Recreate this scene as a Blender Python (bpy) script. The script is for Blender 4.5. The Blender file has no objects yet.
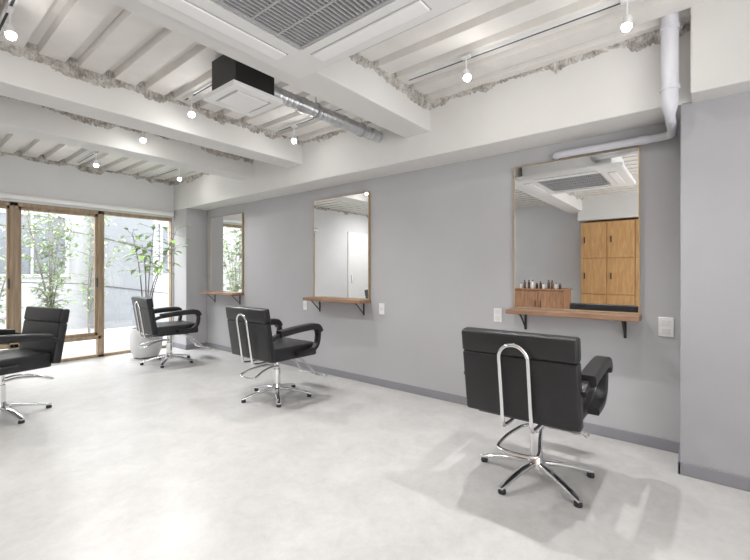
import bpy, bmesh, math, random
from mathutils import Vector, Matrix
random.seed(7)
S = bpy.context.scene
C = S.collection
PI = math.pi

# ------------------------------------------------------------------ materials
def mat(name, col, rough=0.6, metal=0.0, noise=0.0, nscale=8.0, bump=0.0, bscale=60.0, emit=None, estr=0.0, spec=0.5, coat=0.0):
    m = bpy.data.materials.new(name); m.use_nodes = True
    nt = m.node_tree; b = nt.nodes['Principled BSDF']
    b.inputs['Base Color'].default_value = (*col, 1)
    b.inputs['Roughness'].default_value = rough
    b.inputs['Metallic'].default_value = metal
    b.inputs['Specular IOR Level'].default_value = spec
    if coat: b.inputs['Coat Weight'].default_value = coat
    tc = nt.nodes.new('ShaderNodeTexCoord')
    if noise:
        n = nt.nodes.new('ShaderNodeTexNoise'); n.inputs['Scale'].default_value = nscale; n.inputs['Detail'].default_value = 6
        r = nt.nodes.new('ShaderNodeValToRGB')
        r.color_ramp.elements[0].position = .3; r.color_ramp.elements[1].position = .7
        r.color_ramp.elements[0].color = (*[max(0, c*(1-noise)) for c in col], 1)
        r.color_ramp.elements[1].color = (*[min(1, c*(1+noise)) for c in col], 1)
        nt.links.new(tc.outputs['Object'], n.inputs['Vector'])
        nt.links.new(n.outputs['Fac'], r.inputs['Fac']); nt.links.new(r.outputs['Color'], b.inputs['Base Color'])
    if bump:
        n2 = nt.nodes.new('ShaderNodeTexNoise'); n2.inputs['Scale'].default_value = bscale; n2.inputs['Detail'].default_value = 4
        bp = nt.nodes.new('ShaderNodeBump'); bp.inputs['Strength'].default_value = bump; bp.inputs['Distance'].default_value = .01
        nt.links.new(tc.outputs['Object'], n2.inputs['Vector'])
        nt.links.new(n2.outputs['Fac'], bp.inputs['Height']); nt.links.new(bp.outputs['Normal'], b.inputs['Normal'])
    if emit:
        b.inputs['Emission Color'].default_value = (*emit, 1); b.inputs['Emission Strength'].default_value = estr
    return m

def srgb(r, g, b):
    f = lambda c: (c/255/12.92) if c/255 <= .04045 else ((c/255+.055)/1.055)**2.4
    return (f(r), f(g), f(b))

def wood(name, c1, c2, scale=(1.5, 14, 14), rough=.45):
    m = bpy.data.materials.new(name); m.use_nodes = True
    nt = m.node_tree; b = nt.nodes['Principled BSDF']; b.inputs['Roughness'].default_value = rough
    tc = nt.nodes.new('ShaderNodeTexCoord'); mp = nt.nodes.new('ShaderNodeMapping'); mp.inputs['Scale'].default_value = scale
    n = nt.nodes.new('ShaderNodeTexNoise'); n.inputs['Scale'].default_value = 3; n.inputs['Detail'].default_value = 8; n.inputs['Distortion'].default_value = .6
    r = nt.nodes.new('ShaderNodeValToRGB'); r.color_ramp.elements[0].position = .35; r.color_ramp.elements[1].position = .7
    r.color_ramp.elements[0].color = (*c1, 1); r.color_ramp.elements[1].color = (*c2, 1)
    nt.links.new(tc.outputs['Object'], mp.inputs['Vector']); nt.links.new(mp.outputs['Vector'], n.inputs['Vector'])
    nt.links.new(n.outputs['Fac'], r.inputs['Fac']); nt.links.new(r.outputs['Color'], b.inputs['Base Color'])
    return m

def floor_mat():
    m = bpy.data.materials.new('mottled_floor'); m.use_nodes = True
    nt = m.node_tree; b = nt.nodes['Principled BSDF']
    b.inputs['Roughness'].default_value = .42; b.inputs['Specular IOR Level'].default_value = .5
    tc = nt.nodes.new('ShaderNodeTexCoord')
    n = nt.nodes.new('ShaderNodeTexNoise'); n.inputs['Scale'].default_value = 4.0; n.inputs['Detail'].default_value = 12; n.inputs['Roughness'].default_value = .75; n.inputs['Distortion'].default_value = .4
    r = nt.nodes.new('ShaderNodeValToRGB'); r.color_ramp.elements[0].position = .34; r.color_ramp.elements[1].position = .64
    r.color_ramp.elements[0].color = (*srgb(187, 186, 185), 1); r.color_ramp.elements[1].color = (*srgb(203, 202, 201), 1)
    n2 = nt.nodes.new('ShaderNodeTexNoise'); n2.inputs['Scale'].default_value = 18; n2.inputs['Detail'].default_value = 10; n2.inputs['Roughness'].default_value = .8
    mx = nt.nodes.new('ShaderNodeMixRGB'); mx.blend_type = 'MULTIPLY'; mx.inputs['Fac'].default_value = .38
    r2 = nt.nodes.new('ShaderNodeValToRGB'); r2.color_ramp.elements[0].position = .37; r2.color_ramp.elements[1].position = .57
    r2.color_ramp.elements[0].color = (.80, .797, .79, 1); r2.color_ramp.elements[1].color = (1, 1, 1, 1)
    nt.links.new(tc.outputs['Object'], n.inputs['Vector']); nt.links.new(tc.outputs['Object'], n2.inputs['Vector'])
    nt.links.new(n.outputs['Fac'], r.inputs['Fac']); nt.links.new(n2.outputs['Fac'], r2.inputs['Fac'])
    nt.links.new(r.outputs['Color'], mx.inputs['Color1']); nt.links.new(r2.outputs['Color'], mx.inputs['Color2'])
    nt.links.new(mx.outputs['Color'], b.inputs['Base Color'])
    rr = nt.nodes.new('ShaderNodeMapRange'); rr.inputs['To Min'].default_value = .24; rr.inputs['To Max'].default_value = .42
    nt.links.new(n2.outputs['Fac'], rr.inputs['Value']); nt.links.new(rr.outputs['Result'], b.inputs['Roughness'])
    return m

def rough_mat():
    m = mat('rough_concrete', srgb(190, 186, 180), .92, bump=1.0, bscale=80)
    nt = m.node_tree; b = nt.nodes['Principled BSDF']
    tc = nt.nodes.new('ShaderNodeTexCoord'); n = nt.nodes.new('ShaderNodeTexNoise'); n.inputs['Scale'].default_value = 14; n.inputs['Detail'].default_value = 12; n.inputs['Roughness'].default_value = .8
    r = nt.nodes.new('ShaderNodeValToRGB'); r.color_ramp.elements[0].position = .40; r.color_ramp.elements[1].position = .60
    r.color_ramp.elements[0].color = (*srgb(144, 138, 130), 1); r.color_ramp.elements[1].color = (*srgb(216, 213, 208), 1)
    nt.links.new(tc.outputs['Object'], n.inputs['Vector']); nt.links.new(n.outputs['Fac'], r.inputs['Fac']); nt.links.new(r.outputs['Color'], b.inputs['Base Color'])
    return m

def glass_mat():
    m = bpy.data.materials.new('window_glass'); m.use_nodes = True
    nt = m.node_tree; nt.nodes.clear()
    o = nt.nodes.new('ShaderNodeOutputMaterial'); t = nt.nodes.new('ShaderNodeBsdfTransparent'); g = nt.nodes.new('ShaderNodeBsdfGlossy')
    g.inputs['Roughness'].default_value = 0.02
    mx = nt.nodes.new('ShaderNodeMixShader'); mx.inputs['Fac'].default_value = .06
    nt.links.new(t.outputs[0], mx.inputs[1]); nt.links.new(g.outputs[0], mx.inputs[2]); nt.links.new(mx.outputs[0], o.inputs['Surface'])
    return m

M = dict(
    wall=mat('grey_wall_paint', srgb(184, 184, 187), .75, noise=.03, nscale=2, bump=.08, bscale=180),
    wall_dimmed=mat('grey_wall_paint_dimmed', srgb(167, 167, 171), .75, noise=.03, nscale=2, bump=.08, bscale=180),  # wall grey, darkened in the colour to counter fill light on the near pillar
    wall3=mat('cool_grey_paint', srgb(222, 223, 226), .75, noise=.03, nscale=2, bump=.08, bscale=180),
    wall4=mat('far_wall_paint', srgb(220, 220, 221), .75, noise=.03, nscale=2, bump=.08, bscale=180),
    white=mat('white_paint', srgb(221, 220, 218), .7, noise=.02, nscale=3, bump=.1, bscale=60),
    white2=mat('off_white_paint', srgb(205, 204, 202), .7, noise=.02, nscale=3, bump=.1, bscale=60),
    deck=mat('white_deck_paint', srgb(221, 218, 214), .6, noise=.05, nscale=5, bump=.1, bscale=30),
    rough=rough_mat(),
    floor=floor_mat(),
    base=mat('baseboard_grey', srgb(140, 140, 146), .6, noise=.03),
    frame=wood('window_wood', srgb(146, 126, 104), srgb(178, 158, 132), (10, 10, .8)),
    gold=mat('brass_edge', (.52, .40, .24), .35, .7, noise=.08, nscale=20),
    shelfw=wood('shelf_wood', srgb(134, 102, 80), srgb(168, 134, 108), (14, 1.5, 14)),
    lockw=wood('locker_wood', srgb(192, 146, 94), srgb(212, 170, 118), (10, 10, 1.4)),
    lock2=wood('counter_wood', srgb(132, 96, 70), srgb(166, 126, 96), (10, 10, 1.4)),
    glass=glass_mat(),
    mirror=mat('mirror_silver', (.95, .955, .955), 0.0, 1.0, noise=.004, nscale=1),
    leather=mat('black_leather', (.014, .014, .016), .36, bump=.25, bscale=220, noise=.15, nscale=9),
    blackm=mat('black_metal', (.02, .02, .02), .45, noise=.1),
    plastic=mat('black_plastic', (.025, .025, .028), .5, noise=.1),
    chrome=mat('chrome', (.78, .78, .79), .09, 1.0, noise=.02),
    whitep=mat('white_plastic', srgb(236, 236, 236), .4, noise=.01),
    acw=mat('white_enamel', srgb(224, 224, 223), .4, noise=.01),
    dark=mat('dark_interior', (.06, .06, .065), .8, noise=.1),
    slat=mat('grille_slat', srgb(170, 170, 172), .5, noise=.02),
    galv=mat('galvanised_steel', (.62, .63, .65), .3, .9, noise=.12, nscale=14),
    pvc=mat('lilac_grey_pvc', srgb(206, 206, 213), .4, noise=.02),
    lamp=mat('lit_lens', (1, 1, 1), .3, noise=.001, emit=(1, .98, .95), estr=220),
    pot=mat('pale_stone_pot', srgb(228, 228, 228), .7, noise=.02, nscale=5),
    soil=mat('soil', (.07, .05, .035), .95, noise=.3, nscale=40, bump=.8),
    bark=mat('bark', (.22, .18, .13), .8, noise=.25, nscale=30, bump=.4),
    leaf=mat('leaf_green', (.32, .50, .17), .45, noise=.25, nscale=6),
    leaf2=mat('outdoor_leaf', (.31, .41, .22), .6, noise=.3, nscale=3),
    stem2=mat('outdoor_branch', (.24, .22, .19), .7, noise=.2, nscale=9),
    siding=mat('pale_render_wall', (.48, .49, .50), .8, noise=.05, nscale=.8),
    siding2=mat('grey_render_wall', (.24, .255, .275), .8, noise=.06, nscale=.8),
    ground=mat('outdoor_concrete', (.5, .5, .49), .85, noise=.1),
    pane2=mat('outdoor_window_pane', (.20, .22, .25), .15, noise=.1, nscale=2),
    frame2=mat('outdoor_window_frame', (.55, .56, .57), .5, noise=.02),
    cable=mat('cable_black', (.08, .08, .09), .6, noise=.1),
    amber=mat('amber_bottle', (.10, .05, .02), .2, noise=.1),
)

# ------------------------------------------------------------------ helpers
def obj(name, bm, m, parent=None, smooth=False, loc=None):
    bmesh.ops.recalc_face_normals(bm, faces=bm.faces)
    me = bpy.data.meshes.new(name); bm.to_mesh(me); bm.free()
    me.materials.append(M[m] if isinstance(m, str) else m)
    if smooth:
        for p in me.polygons: p.use_smooth = True
        try: me.set_sharp_from_angle(angle=math.radians(38))
        except Exception: pass
    o = bpy.data.objects.new(name, me); C.objects.link(o)
    if parent: o.parent = parent
    if loc: o.location = loc
    return o
def thing(name, label, cat, loc=(0, 0, 0), rotz=0, group=None):
    o = bpy.data.objects.new(name, None); C.objects.link(o); o.empty_display_size = .1
    o.location = loc; o.rotation_euler = (0, 0, rotz); tag(o, label, cat, group); return o
def tag(o, label, cat, group=None):
    o['label'] = label; o['category'] = cat
    if group: o['group'] = group
    return o
def struct(name, bm, m, smooth=False):
    o = obj(name, bm, m, None, smooth); o['kind'] = 'structure'; return o
def dup(root, loc, rotz, label):
    def rec(o, par):
        c = o.copy(); C.objects.link(c)
        if par: c.parent = par
        for ch in [x for x in o.children]: rec(ch, c)
        return c
    r = rec(root, None); r.location = loc; r.rotation_euler = (0, 0, rotz); r['label'] = label
    return r
def B(): return bmesh.new()
def box(bm, x0, x1, y0, y1, z0, z1, bev=0, seg=2, rot=None):
    t = bmesh.new(); bmesh.ops.create_cube(t, size=1)
    sx, sy, sz = x1-x0, y1-y0, z1-z0
    for v in t.verts: v.co = Vector((v.co.x*sx, v.co.y*sy, v.co.z*sz))
    if bev: bmesh.ops.bevel(t, geom=t.edges[:]+t.verts[:], offset=bev, segments=seg, profile=.5, affect='EDGES')
    c = Vector(((x0+x1)/2, (y0+y1)/2, (z0+z1)/2))
    for v in t.verts: v.co = (rot @ v.co if rot else v.co) + c
    merge(bm, t); return bm
def merge(bm, t):
    mp = {v: bm.verts.new(v.co) for v in t.verts}
    for f in t.faces:
        try: bm.faces.new([mp[v] for v in f.verts])
        except ValueError: pass
    t.free()
def circ(r, n=12): return [(r*math.cos(2*PI*i/n), r*math.sin(2*PI*i/n)) for i in range(n)]
def rrect(w, h, r, n=3):
    out = []
    for cx, cy, a0 in ((w/2-r, h/2-r, 0), (-w/2+r, h/2-r, 90), (-w/2+r, -h/2+r, 180), (w/2-r, -h/2+r, 270)):
        for i in range(n+1):
            a = math.radians(a0+90*i/n); out.append((cx+r*math.cos(a), cy+r*math.sin(a)))
    return out
def cat(pts, n=6):
    P = [Vector(p) for p in pts]; P = [P[0]*2-P[1]]+P+[P[-1]*2-P[-2]]; out = []
    for i in range(1, len(P)-2):
        for k in range(n):
            t = k/n; a, b, c, d = P[i-1], P[i], P[i+1], P[i+2]
            out.append(.5*((2*b)+(c-a)*t+(2*a-5*b+4*c-d)*t*t+(3*b-a-3*c+d)*t**3))
    out.append(P[-2]); return out
def sweep(bm, pts, prof, ref=None, scales=None):
    P = [Vector(p) for p in pts]; rings = []; u = None
    for i, p in enumerate(P):
        t = (P[min(i+1, len(P)-1)]-P[max(i-1, 0)]).normalized()
        if ref is not None: u = Vector(ref).normalized()
        elif u is None:
            a = Vector((0, 0, 1)) if abs(t.z) < .9 else Vector((1, 0, 0)); u = a.cross(t).normalized()
        else: u = (u - t*u.dot(t)).normalized()
        v = t.cross(u).normalized(); s = scales[i] if scales else 1
        if not isinstance(s, tuple): s = (s, s)
        rings.append([bm.verts.new(p+u*a*s[0]+v*b*s[1]) for a, b in prof])
    n = len(prof)
    for a, b in zip(rings, rings[1:]):
        for i in range(n): bm.faces.new((a[i], a[(i+1) % n], b[(i+1) % n], b[i]))
    bm.faces.new(rings[0][::-1]); bm.faces.new(rings[-1]); return bm
def tube(bm, pts, r, n=12, scales=None): return sweep(bm, pts, circ(r, n), None, scales)
def lathe(bm, prof, c=(0, 0, 0), n=28, capb=True, capt=True):
    rings = [[bm.verts.new((c[0]+r*math.cos(2*PI*i/n), c[1]+r*math.sin(2*PI*i/n), c[2]+z)) for i in range(n)] for r, z in prof]
    for a, b in zip(rings, rings[1:]):
        for i in range(n): bm.faces.new((a[i], a[(i+1) % n], b[(i+1) % n], b[i]))
    if capb: bm.faces.new(rings[0][::-1])
    if capt: bm.faces.new(rings[-1])
    return bm
def ring(bm, o, i, z0, z1):
    def q(r, z): return [bm.verts.new((x, y, z)) for x, y in ((r[0], r[2]), (r[1], r[2]), (r[1], r[3]), (r[0], r[3]))]
    a, b, c, d = q(o, z0), q(o, z1), q(i, z0), q(i, z1)
    for k in range(4):
        l = (k+1) % 4
        bm.faces.new((a[k], a[l], b[l], b[k])); bm.faces.new((c[l], c[k], d[k], d[l]))
        bm.faces.new((a[l], a[k], c[k], c[l])); bm.faces.new((b[k], b[l], d[l], d[k]))
    return bm

# ------------------------------------------------------------------ room shell
WX, FY, LX, BY = 3.35, 6.65, -2.6, -3.0
CX = 3.01; BZ = 2.215; DZ = 2.68; TOP = 2.86
struct('floor', box(B(), LX-.1, WX+.1, BY-.1, FY+.15, -.1, 0), 'floor')
struct('wall_right', box(B(), WX, WX+.12, BY, FY, 0, TOP), 'wall')
struct('wall_left', box(B(), LX-.12, LX, BY, FY, 0, TOP), 'wall3')
struct('wall_back', box(B(), LX, WX, BY-.12, BY, 0, TOP), 'white')
WL = .56
b = B()
box(b, LX, WL, FY, FY+.15, 0, TOP); box(b, WL, CX+.34, FY, FY+.15, 2.09, TOP)
box(b, 2.985, WX, FY, FY+.15, 0, 2.09)
struct('wall_far', b, 'wall4')
# corrugated deck ceiling
b = B(); prof = []; x = LX-.1; pitch = .225
while x < WX+.1:
    prof += [(x, DZ), (x+.145, DZ), (x+.155, DZ+.050), (x+.215, DZ+.050)]; x += pitch
v0 = [b.verts.new((px, BY-.1, z)) for px, z in prof]; v1 = [b.verts.new((px, FY+.15, z)) for px, z in prof]
t0 = [b.verts.new((px, BY-.1, TOP)) for px, z in prof]; t1 = [b.verts.new((px, FY+.15, TOP)) for px, z in prof]
for i in range(len(prof)-1):
    b.faces.new((v0[i], v0[i+1], v1[i+1], v1[i])); b.faces.new((t0[i], t0[i+1], t1[i+1], t1[i]))
    b.faces.new((v0[i], v0[i+1], t0[i+1], t0[i])); b.faces.new((v1[i], v1[i+1], t1[i+1], t1[i]))
struct('ceiling', b, 'deck')
# beams and columns
beams = [(1.82, 2.09), (3.495, 3.765), (4.47, 4.742)]
struct('trim_1', box(B(), CX, WX, .09, FY, BZ, TOP, .008), 'white')
for i, (y0, y1) in enumerate(beams): struct('trim_%d' % (i+2), box(B(), LX, CX+.01, y0, y1, 2.43, TOP, .008), 'white')
struct('trim_5', box(B(), CX, WX, 6.23, FY, 0, BZ, .006), 'wall')
struct('trim_6', box(B(), CX, WX, BY, .09, 0, BZ, .006), 'wall_dimmed')
struct('trim_7', box(B(), 2.84, WX, BY, .04, 2.20, TOP, .008), 'white2')
struct('trim_8', box(B(), CX-.0, WX, .035, .1, BZ-.01, TOP), 'white')
# ragged plaster left along the tops of the beams
def jag(axis, fixed, a0, a1, sgn, n0):
    b = B(); n = int((a1-a0)/.009); rows = []
    low = 0; low2 = 0; tgt = 0
    for i in range(n+1):
        a = a0+(a1-a0)*i/n
        if random.random() < .09: tgt = random.choice((.03, .022, .012, 0, -.012, -.034))
        low = .78*low+.22*tgt; low2 = .4*low2+.6*random.uniform(-.012, .012)
        r = []
        for k, (dz, do) in enumerate(((DZ+.09, .034), (DZ+.012, .032), (DZ-.012, .025), (DZ-.028, .014), (DZ-.042, .006), (DZ-.052, -.006))):
            z = dz+random.uniform(-.005, .005)+(low+low2)*(0 if k < 2 else 1.0)
            o = do+random.uniform(-.007, .008)*(0 if k == 5 else 1)
            p = (fixed+sgn*o, a, z) if axis == 'y' else (a, fixed+sgn*o, z)
            r.append(b.verts.new(p))
        rows.append(r)
    for r, s in zip(rows, rows[1:]):
        for k in range(5): b.faces.new((r[k], r[k+1], s[k+1], s[k]))
    struct('trim_%d' % n0, b, 'rough')
nn = 9
ys = [BY]+[v for p in beams for v in p]+[FY]
for i in range(0, len(ys), 2):
    jag('y', CX, max(ys[i], .04), ys[i+1], -1, nn); nn += 1
for y0, y1 in beams:
    jag('x', y0, LX, CX, -1, nn); nn += 1
    jag('x', y1, LX, CX, 1, nn); nn += 1
jag('x', FY, LX, CX, -1, nn); nn += 1
# baseboards
struct('baseboard_right', box(B(), WX-.012, WX, .09, 6.23, 0, .075, .003), 'base')
b = B(); box(b, CX-.012, CX, BY, .102, 0, .075, .003); box(b, CX-.012, WX-.012, .09, .102, 0, .075)
struct('baseboard_near', b, 'base')
b = B(); box(b, CX-.012, CX, 6.218, FY, 0, .075, .003); box(b, CX, WX-.012, 6.218, 6.23, 0, .075)
struct('baseboard_far', b, 'base')
struct('baseboard_left', box(B(), LX, LX+.012, BY, FY, 0, .075), 'base')

# ------------------------------------------------------------------ windows in the far wall
def win(name, x0, x1, post, stile, rail_z=None, rpost=None):
    rpost = rpost or post
    y0, y1 = FY+.01, FY+.10
    b = B()
    for a in ((x0, x0+post, 0, 2.09), (x1-rpost, x1, 0, 2.09)): box(b, a[0], a[1], y0, y1, a[2], a[3], .004)
    box(b, x0, x1, y0, y1, 2.04, 2.09, .004); box(b, x0, x1, y0, y1, 0, .04, .004)
    if rail_z: box(b, x0, x1, y0, y1, rail_z, rail_z+.05, .004)
    w = struct(name, b, 'frame')
    ix0, ix1 = x0+post, x1-rpost
    zb = (rail_z+.05) if rail_z else .04
    if stile:
        s = B(); yy0, yy1 = y0+.02, y1-.02
        box(s, ix0, ix0+stile, yy0, yy1, zb, 2.04, .003); box(s, ix1-stile, ix1, yy0, yy1, zb, 2.04, .003)
        box(s, ix0, ix1, yy0, yy1, 2.0, 2.04, .003); box(s, ix0, ix1, yy0, yy1, zb, zb+.045, .003)
        obj('sash', s, 'frame', w)
        h = B(); box(h, ix1-stile*.7, ix1-stile*.3, y0-.03, yy0, 1.0, 1.13, .006); obj('handle', h, 'blackm', w)
    obj('pane', box(B(), ix0, ix1, FY+.052, FY+.058, zb, 2.04), 'glass', w)
    if rail_z: obj('lower_pane', box(B(), ix0, ix1, FY+.052, FY+.058, .04, rail_z), 'glass', w)
    return w
win('window_1', WL, 1.055, .04, .025, .26)
win('window_2', 1.055, 2.0, .045, .03, .26)
win('window_3', 2.0, 2.985, .035, 0, None, .015)
rb = thing('roller_blind', 'white rolled-up roller blind above the wooden windows', 'blind')
obj('roll', tube(B(), [(WL, FY-.05, 2.15), (2.95, FY-.05, 2.15)], .032, 14), 'whitep', rb, True)
for xx in (WL-.01, 2.95): obj('bracket', box(B(), xx, xx+.02, FY-.09, FY, 2.11, 2.19), 'whitep', rb)
d = struct('door_1', box(B(), -1.25, -.5, FY-.03, FY, 0.005, 2.2, .004), 'whitep')
obj('door_handle', box(B(), -.62, -.60, FY-.075, FY-.03, .95, 1.15, .004), 'chrome', d)

# ------------------------------------------------------------------ mirrors and shelves
mlab = ['large wall mirror reflecting the wooden lockers, nearest of the three', 'tall wall mirror between the other two mirrors, reflecting a white door',
        'narrow-looking wall mirror beside the windows, farthest of the three']
slab = ['wooden wall shelf below the nearest mirror, left of the big white outlet', 'thin wooden wall shelf under the middle mirror', 'thin wooden wall shelf under the mirror by the windows']
for i, yc in enumerate((.763, 3.217, 5.623)):
    h = .44; z0, z1 = .91, 2.08
    t = thing('wall_mirror', mlab[i], 'mirror', (WX, yc, z0), 0, 'mirrors on the grey wall')
    b = B(); f = .008
    box(b, -.03, 0, -h, -h+f, 0, z1-z0, .002); box(b, -.03, 0, h-f, h, 0, z1-z0, .002)
    box(b, -.03, 0, -h+f, h-f, z1-z0-f, z1-z0, .002); box(b, -.03, 0, -h+f, h-f, 0, f, .002)
    obj('mirror_frame', b, 'gold', t)
    obj('mirror_glass', box(B(), -.026, -.002, -h+f, h-f, f, z1-z0-f), 'mirror', t)
    t = thing('wall_shelf', slab[i], 'shelf', (WX, yc, .87), 0, 'shelves under the mirrors')
    obj('board', box(B(), -.19, 0, -h-.01, h+.01, .005, .04, .003), 'shelfw', t)
    for s in (-1, 1):
        y = s*(h-.09); b = B()
        sweep(b, [(-.15, y, .0), (-.006, y, .0), (-.006, y, -.135)], [(-.009, -.004), (.009, -.004), (.009, .004), (-.009, .004)], (0, 1, 0))
        br = obj('bracket', b, 'blackm', t)
        obj('bracket_brace', sweep(B(), [(-.135, y, 0), (-.006, y, -.12)], [(-.006, -.003), (.006, -.003), (.006, .003), (-.006, .003)], (0, 1, 0)), 'blackm', br)

# ------------------------------------------------------------------ wall plates
def plate(y, z, w, h, label, two):
    t = thing('wall_outlet', label, 'outlet', (WX, y, z), 0, 'white wall plates')
    obj('plate', box(B(), -.009, 0, -w/2, w/2, -h/2, h/2, .003), 'whitep', t)
    for k in ((-1, 1) if two else (0,)):
        obj('socket', box(B(), -.012, -.008, -w*.28, w*.28, k*h*.22-h*.15, k*h*.22+h*.15, .001), 'acw', t)
plate(.177, .835, .085, .13, 'large white wall plate right of the nearest shelf', True)
plate(1.35, .838, .07, .118, 'white wall plate just left of the nearest mirror shelf', True)
plate(2.616, .82, .07, .118, 'white wall plate just right of the middle mirror shelf', False)
plate(3.83, .80, .07, .118, 'small white wall plate left of the middle mirror shelf', False)

# ------------------------------------------------------------------ styling chair
def make_chair(label):
    t = thing('styling_chair', label, 'chair', (0, 0, 0), 0, 'black salon styling chairs')
    b = B(); lathe(b, [(.045, .055), (.052, .06), (.052, .10), (.036, .125), (.036, .13)]); obj('hub', b, 'chrome', t, True)
    for k in range(5):
        a = math.radians(20+72*k); d = Vector((math.cos(a), math.sin(a), 0)); s = Vector((-math.sin(a), math.cos(a), 0))
        pts = [d*.03+Vector((0, 0, .088)), d*.12+Vector((0, 0, .078)), d*.22+Vector((0, 0, .058)), d*.31+Vector((0, 0, .036)), d*.335+Vector((0, 0, .030))]
        l = obj('leg', sweep(B(), cat(pts, 4), rrect(.046, .024, .009), s, [1.15-.5*i/16 for i in range(17)]), 'chrome', t, True)
        g = B(); p = d*.318; lathe(g, [(.020, 0), (.022, .006), (.020, .022), (.012, .028)], (p.x, p.y, 0), 16)
        obj('foot_glide', g, 'plastic', l, True)
    b = B(); lathe(b, [(.036, .12), (.036, .27), (.028, .275), (.028, .36), (.05, .365), (.05, .385)]); obj('gas_column', b, 'chrome', t, True)
    obj('swivel_plate', box(B(), -.12, .12, -.09, .09, .375, .395, .004), 'blackm', t)
    # pump pedal: a chrome hoop reaching back from the column
    P = cat([(-.01, .038, .30), (-.10, .055, .31), (-.22, .085, .295), (-.30, .105, .265), (-.335, .09, .255), (-.345, 0, .252), (-.335, -.09, .255), (-.30, -.105, .265), (-.22, -.085, .295), (-.10, -.055, .31), (-.01, -.038, .30)], 4)
    obj('pump_pedal', tube(B(), P, .0095, 10), 'chrome', t, True)
    # seat: firm box cushion
    b = B(); box(b, -.25, .285, -.262, .262, .395, .52, .018, 3)
    for v in b.verts:
        if v.co.z > .50: v.co.z += .010*max(0, 1-(v.co.x-.02)**2/.07)*max(0, 1-v.co.y**2/.07)
    obj('seat', b, 'leather', t, True)
    R = Matrix.Rotation(math.radians(-9), 3, 'Y')
    def leaned(bm, z=.43):
        piv = Vector((-.25, 0, z))
        for v in bm.verts: v.co = R @ (v.co-piv)+piv
        return bm
    # backrest: one flat padded box with a fine seam across it
    b = B(); box(b, -.300, -.232, -.303, .303, .425, .772, .016, 4)
    back = obj('backrest', leaned(b), 'leather', t, True)
    b = B(); box(b, -.301, -.228, -.304, .304, .769, .896, .018, 4); obj('upper_pad', leaned(b), 'leather', back, True)
    # chrome hoop behind the back
    hw = .075; pts = [(-.325, -hw, .40)]+[(-.328, -hw, z) for z in (.5, .6, .7, .77)]
    pts += [(-.328, hw*math.sin(a), .77+hw*math.cos(a)) for a in [math.radians(v) for v in (-67, -45, -22, 0, 22, 45, 67, 90)]]
    pts += [(-.328, hw, z) for z in (.7, .6, .5, .40)]
    P = [Vector(p) for p in pts]
    P = [R @ (p-Vector((-.25, 0, .43)))+Vector((-.25, 0, .43)) for p in P]
    s0, s1 = P[0], P[-1]
    P = [Vector((-.08, -hw, .375)), Vector((-.2, -hw, .37)), s0+Vector((.04, 0, -.015))]+P+[s1+Vector((.04, 0, -.015)), Vector((-.2, hw, .37)), Vector((-.08, hw, .375))]
    obj('back_hoop', tube(B(), cat(P, 3), .0105, 12), 'chrome', t, True)
    # armrests: thick blocky pad on a wide flat black strap fixed to the seat side
    for s in (-1, 1):
        y = s*.300
        key = [(-.285, .61), (-.25, .632), (-.18, .648), (-.05, .660), (.10, .670), (.20, .670), (.246, .656), (.264, .615), (.260, .555), (.244, .505), (.205, .470), (.14, .452), (.00, .447)]
        pts = cat([(x, y, z) for x, z in key], 5); n = len(pts)
        sc = [((.9, 1.0) if i/5 < 1 else ((1.0, 1.1) if i/5 < 7 else (1.15, 1.15))) for i in range(n)]
        arm = obj('armrest', sweep(B(), pts, rrect(.052, .032, .007), (0, 1, 0), sc), 'leather', t, True)
        pk = cat([(x, s*.312, z+.016) for x, z in ((-.21, .642), (-.05, .660), (.10, .671), (.195, .672), (.244, .656), (.268, .615))], 5)
        obj('arm_pad', sweep(B(), pk, rrect(.082, .060, .013), (0, 1, 0)), 'leather', arm, True)
        obj('arm_bolt', tube(B(), [(.08, s*.25, .449), (.08, s*.329, .449)], .008, 8), 'chrome', arm, True)
    # footrest
    f = B()
    for s in (-1, 1): tube(f, cat([(.06, s*.07, .38), (.22, s*.075, .35), (.33, s*.085, .25), (.42, s*.10, .16), (.47, s*.11, .135)]), .012, 10)
    fr = obj('footrest', f, 'chrome', t, True)
    obj('foot_bar', tube(B(), cat([(.47, -.17, .137), (.505, -.16, .132), (.515, 0, .132), (.505, .16, .132), (.47, .17, .137)]), .015, 10), 'chrome', fr, True)
    obj('foot_plate', box(B(), .40, .50, -.16, .16, .142, .158, .006, 2, Matrix.Rotation(math.radians(12), 3, 'Y')), 'chrome', fr, True)
    return t
c0 = make_chair('black salon chair seen from behind with chrome hoop, in front of the nearest mirror')
c0.location = (2.44, .75, 0); c0.rotation_euler = (0, 0, 0)
dup(c0, (2.43, 3.2, 0), 0, 'black salon chair facing the middle mirror, its side towards the camera')
dup(c0, (2.45, 5.55, 0), math.radians(-4), 'black salon chair beside the potted plant, in front of the farthest mirror')
dup(c0, (.63, 4.52, 0), math.radians(193), 'black salon chair cut off at the left edge, facing away from the mirrors')

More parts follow.
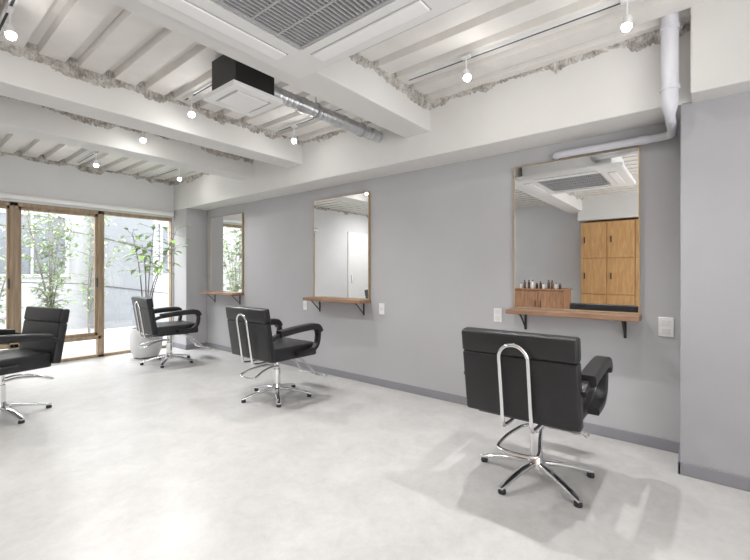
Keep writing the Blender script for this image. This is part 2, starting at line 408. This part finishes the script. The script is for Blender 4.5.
# ------------------------------------------------------------------ ceiling equipment
t = thing('ceiling_air_conditioner', 'large white square ceiling cassette air conditioner with dark intake grille', 'air conditioner', (1.0, 1.27, 2.36))
X0, X1, Y0, Y1 = -.6, .59, -.62, .6
gx0, gx1, gy0, gy1 = -.38, .375, -.37, .345
obj('casing', box(B(), -.48, .48, -.5, .5, .05, .32, .01), 'acw', t)
b = B(); ring(b, (X0, X1, Y0, Y1), (gx0, gx1, gy0, gy1), 0, .05)
bmesh.ops.bevel(b, geom=b.edges[:], offset=.008, segments=2, affect='EDGES')
obj('panel', b, 'acw', t)
for (a0, a1, c0_, c1) in ((gx0+.02, gx1-.02, Y1-.17, Y1-.09), (gx0+.02, gx1-.02, Y0+.09, Y0+.17), (X1-.15, X1-.07, gy0+.02, gy1-.02), (X0+.07, X0+.15, gy0+.02, gy1-.02)):
    o = obj('air_flap', box(B(), a0, a1, c0_, c1, -.010, .004, .004), 'whitep', t)
    b = B(); ring(b, (a0-.006, a1+.006, c0_-.006, c1+.006), (a0, a1, c0_, c1), -.003, .004); obj('flap_slot', b, 'slat', o)
obj('grille_recess', box(B(), gx0, gx1, gy0, gy1, .03, .045), 'dark', t)
b = B(); ns = 30
for k in range(ns):
    y = gy0+.015+(gy1-gy0-.03)*k/(ns-1); box(b, gx0, gx1, y-.0035, y+.0035, .006, .022)
for k in range(1, 5):
    x = gx0+(gx1-gx0)*k/5; box(b, x-.005, x+.005, gy0, gy1, .004, .024)
ring(b, (gx0, gx1, gy0, gy1), (gx0+.014, gx1-.014, gy0+.014, gy1-.014), .0, .02)
obj('intake_grille', b, 'slat', t)
b = B(); P = cat([(1.47, .92, 2.52), (1.58, .90, 2.52), (1.66, .80, 2.50), (1.69, .62, 2.50), (1.69, .3, 2.50), (1.69, -.6, 2.50), (1.69, -2.9, 2.5)], 14)
td = thing('flexible_duct', 'silver duct beside the air conditioner, seen only in the nearest mirror', 'duct')
obj('pipe', tube(b, P, .055, 18, [1.06 if i % 3 == 0 else 1 for i in range(len(P))]), 'galv', td, True)

t = thing('ventilation_unit', 'small ceiling ventilation unit with black box and white square cover', 'ventilator', (1.58, 2.45, 2.38))
obj('housing', box(B(), -.15, .15, -.15, .15, .03, .27, .006), 'blackm', t)
for sx in (-1, 1):
    obj('hanger_rod', box(B(), sx*.13-.004, sx*.13+.004, -.004, .004, .26, .36), 'galv', t)
b = B(); ring(b, (-.19, .19, -.19, .19), (-.135, .135, -.135, .135), 0, .03); obj('cover_frame', b, 'whitep', t)
obj('cover_plate', box(B(), -.12, .12, -.12, .12, -.006, .02, .005), 'whitep', t)
obj('recess', box(B(), -.135, .135, -.135, .135, .02, .03), 'dark', t)
obj('duct_collar', tube(B(), [(.15, -.06, .12), (.2, -.06, .12)], .062, 20), 'galv', t, True)
b = B(); pts = []; sc = []; xx = 1.78; i = 0
while xx < 3.02:
    pts.append((xx, 2.39, 2.50)); sc.append(1.08 if i % 5 == 0 else 1.0); xx += .010; i += 1
tube(b, pts, .051, 20, sc)
td = thing('exhaust_duct', 'round galvanised steel duct running from the ventilation unit into the wall beam', 'duct')
obj('pipe', b, 'galv', td)
for xq in (2.05, 2.5, 2.9): obj('joint_band', tube(B(), [(xq-.03, 2.39, 2.5), (xq+.03, 2.39, 2.5)], .0585, 24), 'galv', td, True)
for xq in (2.2, 2.75):
    b = B(); pts = [(xq, 2.39+.058*math.cos(a), 2.50+.058*math.sin(a)) for a in [2*PI*k/16 for k in range(17)]]
    sweep(b, pts, [(-.010, -.003), (.010, -.003), (.010, .003), (-.010, .003)], (1, 0, 0))
    hg = obj('hanger', b, 'slat', td)
    obj('hanger_rod', box(B(), xq-.004, xq+.004, 2.386, 2.394, 2.555, 2.72), 'galv', hg)

# pvc pipe at the column
px_ = 2.885
pts = [(px_, .135, 2.78), (px_, .135, 2.4), (px_, .135, 2.20), (px_+.01, .135, 2.14), (px_+.045, .135, 2.115), (3.0, .135, 2.11), (3.2, .137, 2.11), (3.265, .15, 2.11), (3.29, .20, 2.11), (3.292, .3, 2.11), (3.292, .6, 2.11), (3.292, .80, 2.11), (3.30, .86, 2.11), (3.35, .875, 2.11)]
tp = thing('drain_pipe', 'pale lilac-grey plastic pipe running down the beam and along the wall above the mirror', 'pipe')
sc = []; P = cat(pts, 5)
for p in P: sc.append(1.0 if p.z > 2.18 else max(.60, 1-.40*min(1, (2.18-p.z)/.06)))
obj('pipe', tube(B(), P, .043, 18, sc), 'pvc', tp, True)
for zz in (2.62, 2.27):
    cl_ = obj('clamp', lathe(B(), [(.047, -.012), (.049, -.01), (.049, .01), (.047, .012)], (px_, .135, zz), 20), 'pvc', tp, True)
    obj('clamp_stem', box(B(), px_+.04, CX, .13, .14, zz-.006, zz+.006), 'pvc', cl_)
obj('coupling', tube(B(), [(3.292, .27, 2.11), (3.292, .33, 2.11)], .030, 16), 'pvc', tp, True)

# track rails and spotlights
def rail(x, y0, y1, label):
    t = thing('track_rail', label, 'track', (x, (y0+y1)/2, DZ), 0, 'ceiling track rails'); L = (y1-y0)/2
    obj('rail_body', box(B(), -.017, .017, -L, L, -.022, 0.002, .003), 'acw', t)
    obj('rail_slot', box(B(), -.006, .006, -L+.01, L-.01, -.0235, -.018), 'dark', t)
rail(2.52, .12, 1.72, 'track rail in the nearest ceiling bay, by the lilac pipe')
rail(2.58, 2.25, 3.38, 'track rail crossing above the galvanised duct end')
rail(2.62, 5.0, 6.4, 'track rail above the chair by the plant')
rail(1.62, 2.75, 3.38, 'short track rail just behind the ventilation unit')
rail(1.63, 3.9, 4.38, 'short track rail between the two close ceiling beams')
rail(1.65, 5.0, 6.4, 'track rail nearest the windows, left one')
rail(.45, 2.3, 3.38, 'track rail at the left edge of the ceiling')
rail(-.9, 5.0, 6.4, 'added track rail for the spotlight brightening the white door, seen only in mirrors')  # added only to carry the extra spotlight that brightens the far wall
def spot(x, y, label, aim, power=18):
    t = thing('track_spotlight', label, 'spotlight', (x, y, DZ-.022), 0, 'small ceiling track spotlights')
    obj('adapter', box(B(), -.014, .014, -.03, .03, -.018, 0, .003), 'whitep', t)
    obj('stem', tube(B(), [(0, 0, -.015), (0, 0, -.105)], .005, 10), 'whitep', t, True)
    d = Vector(aim).normalized(); c = Vector((0, 0, -.125)); q = d.to_track_quat('Z', 'Y').to_matrix()
    b = lathe(B(), [(.014, -.034), (.022, -.029), (.026, .022), (.026, .030), (.022, .030), (.020, .024)], (0, 0, 0), 20, True, False)
    for v in b.verts: v.co = q @ v.co + c
    h = obj('lamp_head', b, 'whitep', t, True)
    b = lathe(B(), [(.020, .024), (.0225, .034), (.020, .046), (.012, .053), (.003, .055)], (0, 0, 0), 20)
    for v in b.verts: v.co = q @ v.co + c
    obj('lens', b, 'lamp', h, True)
    L = bpy.data.lights.new('spot_lamp', 'SPOT'); L.energy = power*3.8; L.spot_size = math.radians(130); L.spot_blend = 1; L.shadow_soft_size = .024; L.color = (1, .985, .965)
    o = bpy.data.objects.new('spot_lamp', L); C.objects.link(o); o.parent = t
    o.location = c+d*.095; o.rotation_euler = d.to_track_quat('-Z', 'Y').to_euler()
spot(2.48, 1.22, 'lit spotlight on the nearest track rail, above the nearest mirror', (-.35, -.45, -1))
spot(2.50, .30, 'lit spotlight close to the lilac pipe at top right', (-.4, .05, -1))
spot(2.58, 3.12, 'lit spotlight below the duct end, between two beams', (-.3, -.35, -1))
spot(2.62, 5.62, 'lit spotlight high above the farthest mirror', (-.1, -.4, -1))
spot(1.62, 3.26, 'lit spotlight just left of the ventilation unit', (-.2, -.45, -1))
spot(1.63, 4.26, 'lit spotlight in the narrow bay between the two close beams', (-.1, -.45, -1))
spot(1.65, 5.69, 'lit spotlight nearest the windows', (-.1, -.45, -1))
spot(.45, 2.95, 'lit spotlight at the far left top edge', (.1, -.45, -1))
spot(-.9, 5.3, 'added spotlight brightening the white door and far wall, seen only in mirrors', (.05, .8, -.9), 22)  # extra lamp out of view, added to brighten the far wall and door

# ------------------------------------------------------------------ potted plant
def leaf(bm, p, d, L, W, droop=.2):
    d = d.normalized(); s = d.cross(Vector((0, 0, 1))); s = s.normalized() if s.length > .01 else Vector((1, 0, 0)); u = s.cross(d)
    prev = None
    for k, (a, w) in enumerate(((0, .05), (.2, .7), (.45, 1), (.75, .75), (1, .03))):
        c = p+d*L*a-Vector((0, 0, 1))*droop*L*a*a
        row = [bm.verts.new(c-s*W*w*.5+u*W*w*.12), bm.verts.new(c), bm.verts.new(c+s*W*w*.5+u*W*w*.12)]
        if prev:
            bm.faces.new((prev[0], prev[1], row[1], row[0])); bm.faces.new((prev[1], prev[2], row[2], row[1]))
        prev = row
t = thing('potted_plant', 'tall leafy houseplant in a pale round pot by the window', 'plant', (2.40, 6.16, 0))
obj('pot', lathe(B(), [(.12, 0), (.16, .02), (.205, .15), (.215, .28), (.20, .40), (.195, .42), (.175, .42), (.17, .36)], n=32, capt=False), 'pot', t, True)
obj('soil', lathe(B(), [(.172, .35), (.168, .375), (.05, .385)]), 'soil', t)
tr = B(); fo = B(); rnd = random.Random(11)
for sx, sy, top, lx, ly in ((.02, .02, 1.92, .10, .0), (-.03, .02, 1.76, -.16, -.05), (.03, -.03, 1.84, .34, -.10), (-.01, -.03, 1.58, -.12, -.18), (.02, .02, 1.62, .42, -.05)):
    P = cat([(sx, sy, .36), (sx*1.2+lx*.05, sy+ly*.1, .80), (sx+lx*.40, sy+ly*.5, 1.28), (sx+lx, sy+ly, top)], 8)
    tube(tr, P, .0085, 8, [1.3-.9*i/(len(P)-1) for i in range(len(P))])
    for i in range(15, len(P)):
        for q in range(2):
            a = rnd.uniform(0, 2*PI); d = Vector((math.cos(a), math.sin(a)*.7, rnd.uniform(-.3, .5)))
            L1 = rnd.uniform(.06, .17); e = P[i]+d.normalized()*L1
            e.x = min(e.x, .45); e.y = min(e.y, .28)
            tube(tr, [P[i], (P[i]+e)/2+Vector((0, 0, .01)), e], .0025, 5)
            leaf(fo, e, d, rnd.uniform(.10, .15), rnd.uniform(.055, .08), .35)
for v in fo.verts:
    v.co.y = min(v.co.y, .44); v.co.x = min(v.co.x, .58)
obj('stem', tr, 'bark', t); obj('foliage', fo, 'leaf', t)

# ------------------------------------------------------------------ things reflected in the mirrors
t = thing('locker_cabinet', 'tall light wooden locker cabinet reflected in the nearest mirror', 'locker', (LX, .93, 0))
obj('cabinet_body', box(B(), 0, .42, -.92, .92, 0, 2.2, .004), 'lockw', t)
for c in range(4):
    for r in range(3):
        y0 = -.92+.46*c; z0 = .08+.705*r
        dd = obj('locker_door', box(B(), .42, .44, y0+.008, y0+.452, z0+.006, z0+.698, .003), 'lockw', t)
        obj('door_handle', box(B(), .44, .455, y0+.38, y0+.40, z0+.3, z0+.42, .003), 'blackm', dd)
# pale bulkhead over the lockers
struct('trim_%d' % (nn+1), box(B(), LX, LX+.46, BY, 1.9, 2.24, TOP, .006), 'white')
t = thing('side_cabinet', 'low brown wooden cabinet holding small bottles, reflected in the nearest mirror', 'cabinet', (-.85, 2.2, 0))
obj('cabinet_body', box(B(), -.24, .24, -.42, .42, .04, .90, .004), 'lock2', t)
obj('cabinet_top', box(B(), -.26, .26, -.44, .44, .90, .925, .004), 'lock2', t)
for k in range(2): 
    dd = obj('cabinet_door', box(B(), .24, .258, -.41+.41*k+.004, .41*k-.004, .06, .88, .003), 'lock2', t)
    obj('door_handle', box(B(), .258, .27, (-.05 if k == 0 else .04), (-.04 if k == 0 else .05), .6, .72, .003), 'blackm', dd)
obj('plinth', box(B(), -.22, .22, -.4, .4, 0, .04), 'blackm', t)
rnd = random.Random(3)
for k in range(11):
    y = 1.86+.066*k; hh = rnd.choice((.10, .13, .15)); r = .022
    white = k % 3 == 1
    bt = thing('bottle', 'small white bottle in the row on the low brown cabinet' if white else 'small dark bottle in the row on the low brown cabinet', 'bottle', (-.70+rnd.uniform(-.04, .04), y, .925), 0,
               'white bottles on the cabinet' if white else 'dark bottles on the cabinet')
    obj('bottle_body', lathe(B(), [(r*.9, 0), (r, .006), (r, hh*.7), (r*.45, hh*.82), (r*.45, hh*.86)], n=16), 'whitep' if white else 'amber', bt, True)
    obj('cap', lathe(B(), [(r*.55, hh*.86), (r*.55, hh)], n=14), 'plastic', bt, True)

# ------------------------------------------------------------------ outdoors
struct('trim_%d' % (nn), box(B(), -4, 7, FY+.15, 12, -.25, -.02), 'ground')
t = thing('neighbour_building', 'pale grey rendered building across from the windows', 'building', (2, 10.6, -.02))
obj('wall', box(B(), -6, 5, 0, .3, 0, 7), 'siding', t)
obj('stair_tower', box(B(), .95, 2.1, -.5, 0, 0, 7, .01), 'siding2', t)
for (x0, x1, z0, z1) in ((-3.2, -2.0, .9, 2.3), (-.6, .5, 1.2, 2.4), (2.5, 3.4, 1.2, 2.4)):
    b = B()
    box(b, x0-.06, x0, -.06, .02, z0-.06, z1+.06); box(b, x1, x1+.06, -.06, .02, z0-.06, z1+.06)
    box(b, x0, x1, -.06, .02, z1, z1+.06); box(b, x0, x1, -.06, .02, z0-.06, z0); box(b, (x0+x1)/2-.02, (x0+x1)/2+.02, -.05, .02, z0, z1)
    f = obj('window_frame', b, 'frame2', t); obj('pane', box(B(), x0, x1, -.02, .01, z0, z1), 'pane2', f)
for k, (za, zb) in enumerate(((2.2, .3), (3.6, 1.0))):
    P = cat([(-5, -.515, za), (-1, -.515, (za+zb)/2-.1), (1, -.515, (za+zb)/2-.3), (4.9, -.515, zb)], 6)
    obj('power_cable', tube(B(), P, .010, 6), 'cable', t, True)
def tree(x, y, label, n, sd):
    rr = random.Random(sd)
    t = thing('garden_tree', label, 'tree', (x, y, -.02), 0, 'young trees outside the windows')
    st = B(); fo = B()
    for k in range(n):
        a = rr.uniform(0, 2*PI); lx = rr.uniform(-.45, .45); ly = rr.uniform(-.25, .25); H = rr.uniform(1.7, 2.9)
        P = cat([(.03*math.cos(a), .03*math.sin(a), 0), (lx*.08, ly*.1, H*.3), (lx*.5, ly*.5, H*.65), (lx, ly, H)], 8)
        tube(st, P, .013, 6, [1.2-.95*i/(len(P)-1) for i in range(len(P))])
        for i in range(7, len(P)):
            for q in range(2):
                a = rr.uniform(0, 2*PI); d = Vector((math.cos(a), math.sin(a), rr.uniform(0, .6))).normalized(); L = rr.uniform(.12, .34)
                Q = [P[i], P[i]+d*L*.5+Vector((0, 0, .02)), P[i]+d*L]
                tube(st, Q, .004, 5, [1, .8, .5])
                for w_ in range(6):
                    a2 = rr.uniform(0, 2*PI); d2 = Vector((math.cos(a2), math.sin(a2), rr.uniform(-.6, .4)))
                    leaf(fo, P[i]+d*L*rr.uniform(.3, 1.05), d2, rr.uniform(.05, .09), rr.uniform(.025, .04), .3)
    obj('branches', st, 'stem2', t); obj('foliage', fo, 'leaf2', t)
tree(1.70, 8.0, 'slender young tree seen through the wide middle pane', 6, 1)
tree(2.45, 8.9, 'slender young tree seen beside the thick wooden window post', 3, 2)
tree(1.0, 7.8, 'slender young tree seen in the cut-off left pane', 3, 4)
tree(4.2, 7.9, 'dense young tree whose leaves show in the farthest mirror', 9, 5)

# ------------------------------------------------------------------ lights, world, camera
def area(name, loc, rot, sx, sy, e, col=(1, 1, 1)):
    L = bpy.data.lights.new(name, 'AREA'); L.shape = 'RECTANGLE'; L.size = sx; L.size_y = sy; L.energy = e; L.color = col
    o = bpy.data.objects.new(name, L); C.objects.link(o); o.location = loc; o.rotation_euler = [math.radians(a) for a in rot]; return o
area('window_daylight', (1.7, 8.4, 3.6), (-50, 0, 0), 3.5, 1.6, 360, (.97, .985, 1))
area('bounce_up', (.2, -1.6, .6), (180, 0, 0), 3.5, 2.2, 64)
area('bounce_forward', (-.6, -2.7, 1.5), (90, 0, 4), 3.4, 1.8, 74)
w = bpy.data.worlds.new('World'); S.world = w; w.use_nodes = True
bg = w.node_tree.nodes['Background']; bg.inputs[0].default_value = (.97, .985, 1, 1); bg.inputs[1].default_value = 4.7
cam = bpy.data.cameras.new('camera'); co = bpy.data.objects.new('camera', cam); C.objects.link(co)
co.location = (0, 0, 1.2); co.rotation_euler = (math.radians(90), 0, math.radians(-51.0))
cam.sensor_width = 36; cam.lens = 401/750*36; cam.shift_y = -7/750; cam.clip_start = .02
S.camera = co
S.view_settings.view_transform = 'Standard'
S.view_settings.exposure = 0
